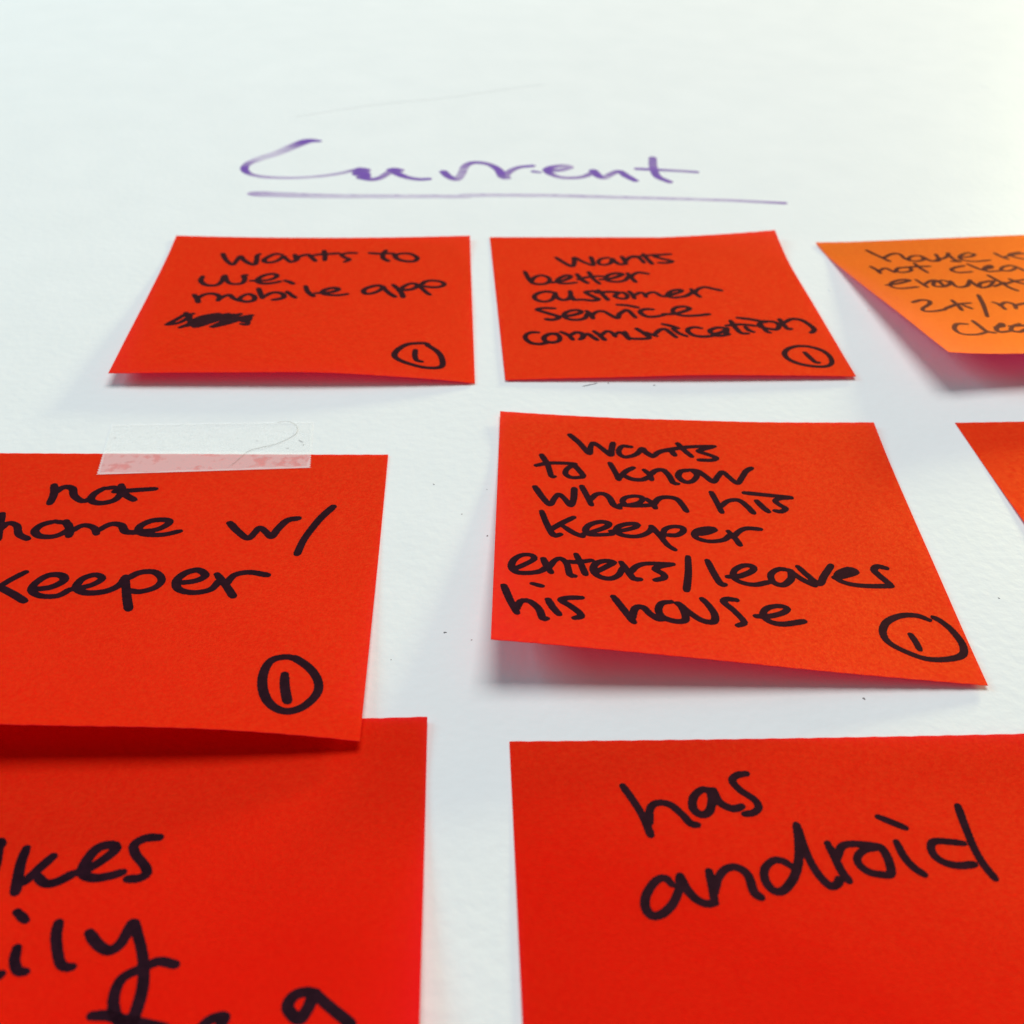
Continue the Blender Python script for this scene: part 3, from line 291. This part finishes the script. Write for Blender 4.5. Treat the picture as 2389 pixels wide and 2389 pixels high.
def contour_mesh(xs, ys, F, D=None):
    """marching squares: the filled region F < 0 as a clean polygon mesh (points in mm)"""
    pts = []; den = []; vid = {}; faces = []
    def vert(key, p, d):
        if key not in vid: vid[key] = len(pts); pts.append(p); den.append(d)
        return vid[key]
    ins = F < 0
    any_ = ins[:-1, :-1] | ins[1:, :-1] | ins[:-1, 1:] | ins[1:, 1:]
    DD = D if D is not None else F*0
    for j, i in zip(*np.nonzero(any_)):
        c = ((j, i), (j, i+1), (j+1, i+1), (j+1, i)); poly = []
        for k in range(4):
            a, b = c[k], c[(k+1) % 4]; fa, fb = F[a], F[b]
            if fa < 0: poly.append(vert(a, (xs[a[1]], ys[a[0]]), DD[a]))
            if (fa < 0) != (fb < 0):
                r = fa/(fa-fb); key = (a, b) if a < b else (b, a)
                poly.append(vert(key, (xs[a[1]]+(xs[b[1]]-xs[a[1]])*r, ys[a[0]]+(ys[b[0]]-ys[a[0]])*r), DD[a]*(1-r)+DD[b]*r))
        if len(poly) >= 3: faces.append(poly)
    return np.array(pts), faces, np.array(den)

rng = np.random.default_rng(7)
def ink_part(name, q, strokes, width, parent, label=None):
    S = []
    for st in strokes:
        c = catmull(st, .35); n = len(c)
        w = width*(1+.07*np.sin(np.linspace(0, n*.35/3.1, n)+rng.uniform(0, 6.28)))
        w[0:2] *= .88; w[-1:] *= .88
        S.append(np.column_stack([c, w]))
    xs, ys, F, _ = field(S, .16, rng); P, faces, _ = contour_mesh(xs, ys, F)
    V = on_note(q, P[:, 0], P[:, 1], .075)
    faces = [f[::-1] for f in faces]
    o = mesh_obj(name, V-np.array(BASE), faces, M_INK, parent)
    me = o.data
    if me.polygons[0].normal.y > 0: me.flip_normals()
    if label: o['label'] = label
    return o

# ------------------------------------------------------------------ the wall
wall_v = []
sx, z0, z1, th = 2.2, -1.3, 1.7, .1
wall = mesh_obj('wall', [(-sx, 0, Z0+z0), (sx, 0, Z0+z0), (sx, 0, Z0+z1), (-sx, 0, Z0+z1), (-sx, th, Z0+z0), (sx, th, Z0+z0), (sx, th, Z0+z1), (-sx, th, Z0+z1)],
                [(0, 1, 2, 3), (5, 4, 7, 6), (4, 5, 1, 0), (3, 2, 6, 7), (4, 0, 3, 7), (1, 5, 6, 2)], M_WALL, smooth=False)
wall['kind'] = 'structure'; wall['label'] = 'smooth white painted wall behind the notes, faintly stippled'

def wall_ink(name, strokes, label, kw=1.2, kd=1.12):
    S = []
    for st in strokes:
        a = np.array(st); c = catmull(a[:, [0, 1, 3, 2]], .6); c[:, 2] *= kw; c[:, 3] = np.clip(c[:, 3]*kd, .05, 1); S.append(c)
    xs, ys, F, D = field(S, .3, rng); P, faces, den = contour_mesh(xs, ys, F, D)
    V = [W(p[0], p[1], .04) for p in P]
    o = mesh_obj(name, V, faces, M_MARK, wall); me = o.data
    if me.polygons[0].normal.y > 0: me.flip_normals()
    at = me.attributes.new('ink', 'FLOAT', 'POINT'); at.data.foreach_set('value', den.astype(np.float32))
    o['label'] = label; return o
wall_ink('handwritten_heading', HEAD, 'purple marker heading reading Current')
wall_ink('heading_underline', UNDER, 'pale streaky purple marker line under the heading', 1.0, .85)

def blob(name, u, v, r, h, material, seed):
    rg = np.random.default_rng(seed); k = 14; ang = np.linspace(0, 2*math.pi, k, endpoint=False)
    rr = r*(1+.25*np.sin(ang*2+rg.uniform(0, 6))+.15*np.sin(ang*3+rg.uniform(0, 6)))
    V = []; Fc = []
    for lv, (a, b) in enumerate(((1, .01), (.72, .62), (.36, .93))):
        V += [W(u+a*r_*math.cos(t_), v+a*r_*math.sin(t_), .01+h*b) for r_, t_ in zip(rr, ang)]
    V.append(W(u, v, .01+h))
    for lv in range(2):
        for i in range(k): Fc.append((lv*k+i, lv*k+(i+1) % k, (lv+1)*k+(i+1) % k, (lv+1)*k+i))
    for i in range(k): Fc.append((2*k+i, 2*k+(i+1) % k, 3*k))
    return mesh_obj(name, V, Fc, material, wall)
for i, (u, v) in enumerate(MARKS['speck']): blob('dirt_speck', u, v, .10+.12*((i*37) % 5)/4, .03, M_SPECK, i)
for i, (u, v) in enumerate(MARKS['bump']): blob('paint_bump', u, v, .55+.25*(i % 3)+(1.2 if v > 400 else 0), .08, M_WALL, 50+i)
def flat_line(name, pts, w, n, material):
    S = [np.column_stack([catmull(pts, .4), ]*1)]
    c = S[0]; wv_ = np.full(len(c), w); wv_[0] *= .5; wv_[-1] *= .4
    xs, ys, F, _ = field([np.column_stack([c, wv_])], .08 if w < .5 else .3, rng); P, faces, _ = contour_mesh(xs, ys, F)
    if not len(P): return
    o = mesh_obj(name, [W(p[0], p[1], n) for p in P], faces, material, wall)
    if o.data.polygons[0].normal.y > 0: o.data.flip_normals()
    return o
for st in MARKS['pencil']: flat_line('pencil_mark', st, .26, .02, M_PENCIL)

def tube(name, P3, r, material, parent=None, k=6):
    P3 = [Vector(p) for p in P3]; V = []; Fc = []
    for i, p in enumerate(P3):
        d = (P3[min(i+1, len(P3)-1)]-P3[max(i-1, 0)]).normalized(); a = d.cross(Vector((0, 1, 0))).normalized(); b = d.cross(a)
        rr = r*(1 if 0 < i < len(P3)-1 else .5)
        V += [p+a*rr*math.cos(t)+b*rr*math.sin(t) for t in np.linspace(0, 2*math.pi, k, endpoint=False)]
    for i in range(len(P3)-1):
        for j in range(k): Fc.append((i*k+j, i*k+(j+1) % k, (i+1)*k+(j+1) % k, (i+1)*k+j))
    return mesh_obj(name, V, Fc, material, parent)
# hairline ridge of paint above the heading
cr = catmull(MARKS['crease'], 3)
tube('paint_ridge', [W(p[0], p[1], .0) for p in cr], .00007, M_WALL, wall)

# ------------------------------------------------------------------ the notes
NOTE_INFO = {
 'A': ('red sticky note reading wants to use mobile app, with a scribbled-out word', M_RED),
 'B': ('red sticky note reading wants better customer service communication, under the heading', M_RED),
 'C': ('red sticky note about knowing when his keeper enters or leaves his house', M_RED),
 'D': ('red sticky note reading not home w/ keeper, held by clear tape along its top', M_RED),
 'E': ('red sticky note with large words beginning with has, at the lower right', M_RED),
 'F': ('red sticky note tucked under the taped note, at the lower left corner', M_RED),
 'G': ('sticky note painted lamp-lit orange, reading house is not clean enough, curling away from the wall', M_LIT_ORANGE),
 'H': ('blank red corner of a sticky note below the lamp-lit orange one, at the right edge', M_RED),
}
WIDTHS = {'A': 1.32, 'B': 1.24, 'C': 1.24, 'D': 1.42, 'E': 1.18, 'F': 1.38, 'G': 1.08}
LABELS = {'#scribble': 'scribbled-out word in black marker', '#circle': 'hand-drawn ring around the number 1', '#digit': 'handwritten number 1 inside the ring',
          'android': 'handwritten second word, below has', 'family': 'handwritten word ending in ily', 'f a': 'handwriting cut off by the bottom of the picture'}
BASES = {}
for k, (label, material) in NOTE_INFO.items():
    q = SHAPE[k]; pu, pv, pn = surf(q, 38.0, 3.0); base = W(float(pu), float(pv), 0.0)
    root = bpy.data.objects.new('sticky_note', None); COL.objects.link(root); root.location = base; root.empty_display_size = .02
    root['label'] = label; root['category'] = 'sticky note'; root['group'] = 'sticky notes on the wall'
    BASES[k] = root; BASE = tuple(base)
    N = 56; g = np.linspace(0, WN, N+1); Sg, Tg = np.meshgrid(g, g)
    jit = .05*np.sin(Sg*1.7+q[0])*((Tg == 0) | (Tg == WN))       # hand-torn pad edge is never dead straight
    top = on_note(q, Sg, Tg+jit, .05).reshape(-1, 3); bot = on_note(q, Sg, Tg+jit, -.05).reshape(-1, 3)
    V = list(top)+list(bot); Fc = []; m = N+1
    for j in range(N):
        for i in range(N):
            a = j*m+i; Fc.append((a, a+m, a+m+1, a+1)); b = a+m*m; Fc.append((b, b+1, b+m+1, b+m))
    ring = [i for i in range(m)]+[j*m+N for j in range(1, m)]+[N*m+i for i in range(N-1, -1, -1)]+[j*m for j in range(N-1, 0, -1)]
    off = len(V); V += [top[i] for i in ring]+[bot[i] for i in ring]; R_ = len(ring)
    for i in range(R_): Fc.append((off+i, off+(i+1) % R_, off+R_+(i+1) % R_, off+R_+i))
    paper = mesh_obj('paper', np.array(V)-np.array(BASE), Fc, material, root)
    if paper.data.polygons[0].normal.y > 0: paper.data.flip_normals()
    last = None
    for (kk, text, strokes) in WORDS:
        if kk != k: continue
        nm = {'#scribble': 'scribble', '#circle': 'circled_number', '#digit': 'digit'}.get(text, 'handwritten_word')
        lb = LABELS.get(text, 'handwritten word "%s"' % text)
        par = last if text == '#digit' else root
        o = ink_part(nm, q, strokes, WIDTHS[k], par, lb)
        if text == '#circle': last = o

# ------------------------------------------------------------------ tape over the top of one note, and a stray hair
def tape():
    c = [np.array(p) for p in MARKS['tape']]       # BL, BR, TR, TL in wall mm
    q = SHAPE['D']; nu, nv = 150, 44; V = []; uvs = []
    L_, H_ = np.linalg.norm(c[1]-c[0]), np.linalg.norm(c[3]-c[0])
    rg = np.random.default_rng(3)
    th_ = q[2]
    def height(p):
        d = p-np.array(q[:2]); s = math.cos(th_)*d[0]+math.sin(th_)*d[1]; t = math.sin(th_)*d[0]-math.cos(th_)*d[1]
        f_ = min(1, max(0, (t+.9)/.9)); f_ = f_*f_*(3-2*f_)
        nn = float(surf(q, np.clip(s, 0, WN), max(t, 0.0))[2])
        return .05+(nn+.12-.05)*f_
    for j in range(nv+1):
        b = j/nv
        saw = .32*(1-abs(2*((b*H_/.8) % 1)-1))
        for i in range(nu+1):
            a = i/nu; x = a*L_
            x += saw*(1-min(1, a*20)) - saw*(1-min(1, (1-a)*20))
            aa = x/L_
            p = (c[0]*(1-aa)+c[1]*aa)*(1-b)+(c[3]*(1-aa)+c[2]*aa)*b
            wr = .03*math.sin(p[0]*1.9+p[1]*.7)
            V.append(W(p[0], p[1], height(p)+.03)); uvs.append((min(x, L_-x), min(b*H_, (1-b)*H_)))
    Fc = [(j*(nu+1)+i, j*(nu+1)+i+1, (j+1)*(nu+1)+i+1, (j+1)*(nu+1)+i) for j in range(nv) for i in range(nu)]
    base = V[0]; o = mesh_obj('clear_tape', [v-base for v in V], Fc, M_TAPE); o.location = base
    if o.data.polygons[0].normal.y > 0: o.data.flip_normals()
    uvl = o.data.uv_layers.new(name='tape')
    for lp in o.data.loops: uvl.data[lp.index].uv = uvs[lp.vertex_index]
    o['label'] = 'frosted clear tape strip over the top edge of the note reading not home'; o['category'] = 'tape'
    hp = catmull(MARKS['hair'], .7)
    hb = W(hp[0][0], hp[0][1])
    h = tube('hair', [W(p[0], p[1], height(p)+.13)-hb for p in hp], .00003, M_HAIR); h.location = hb
    h['label'] = 'fine stray curved hair crossing the top edge of the clear tape'; h['category'] = 'hair'
tape()
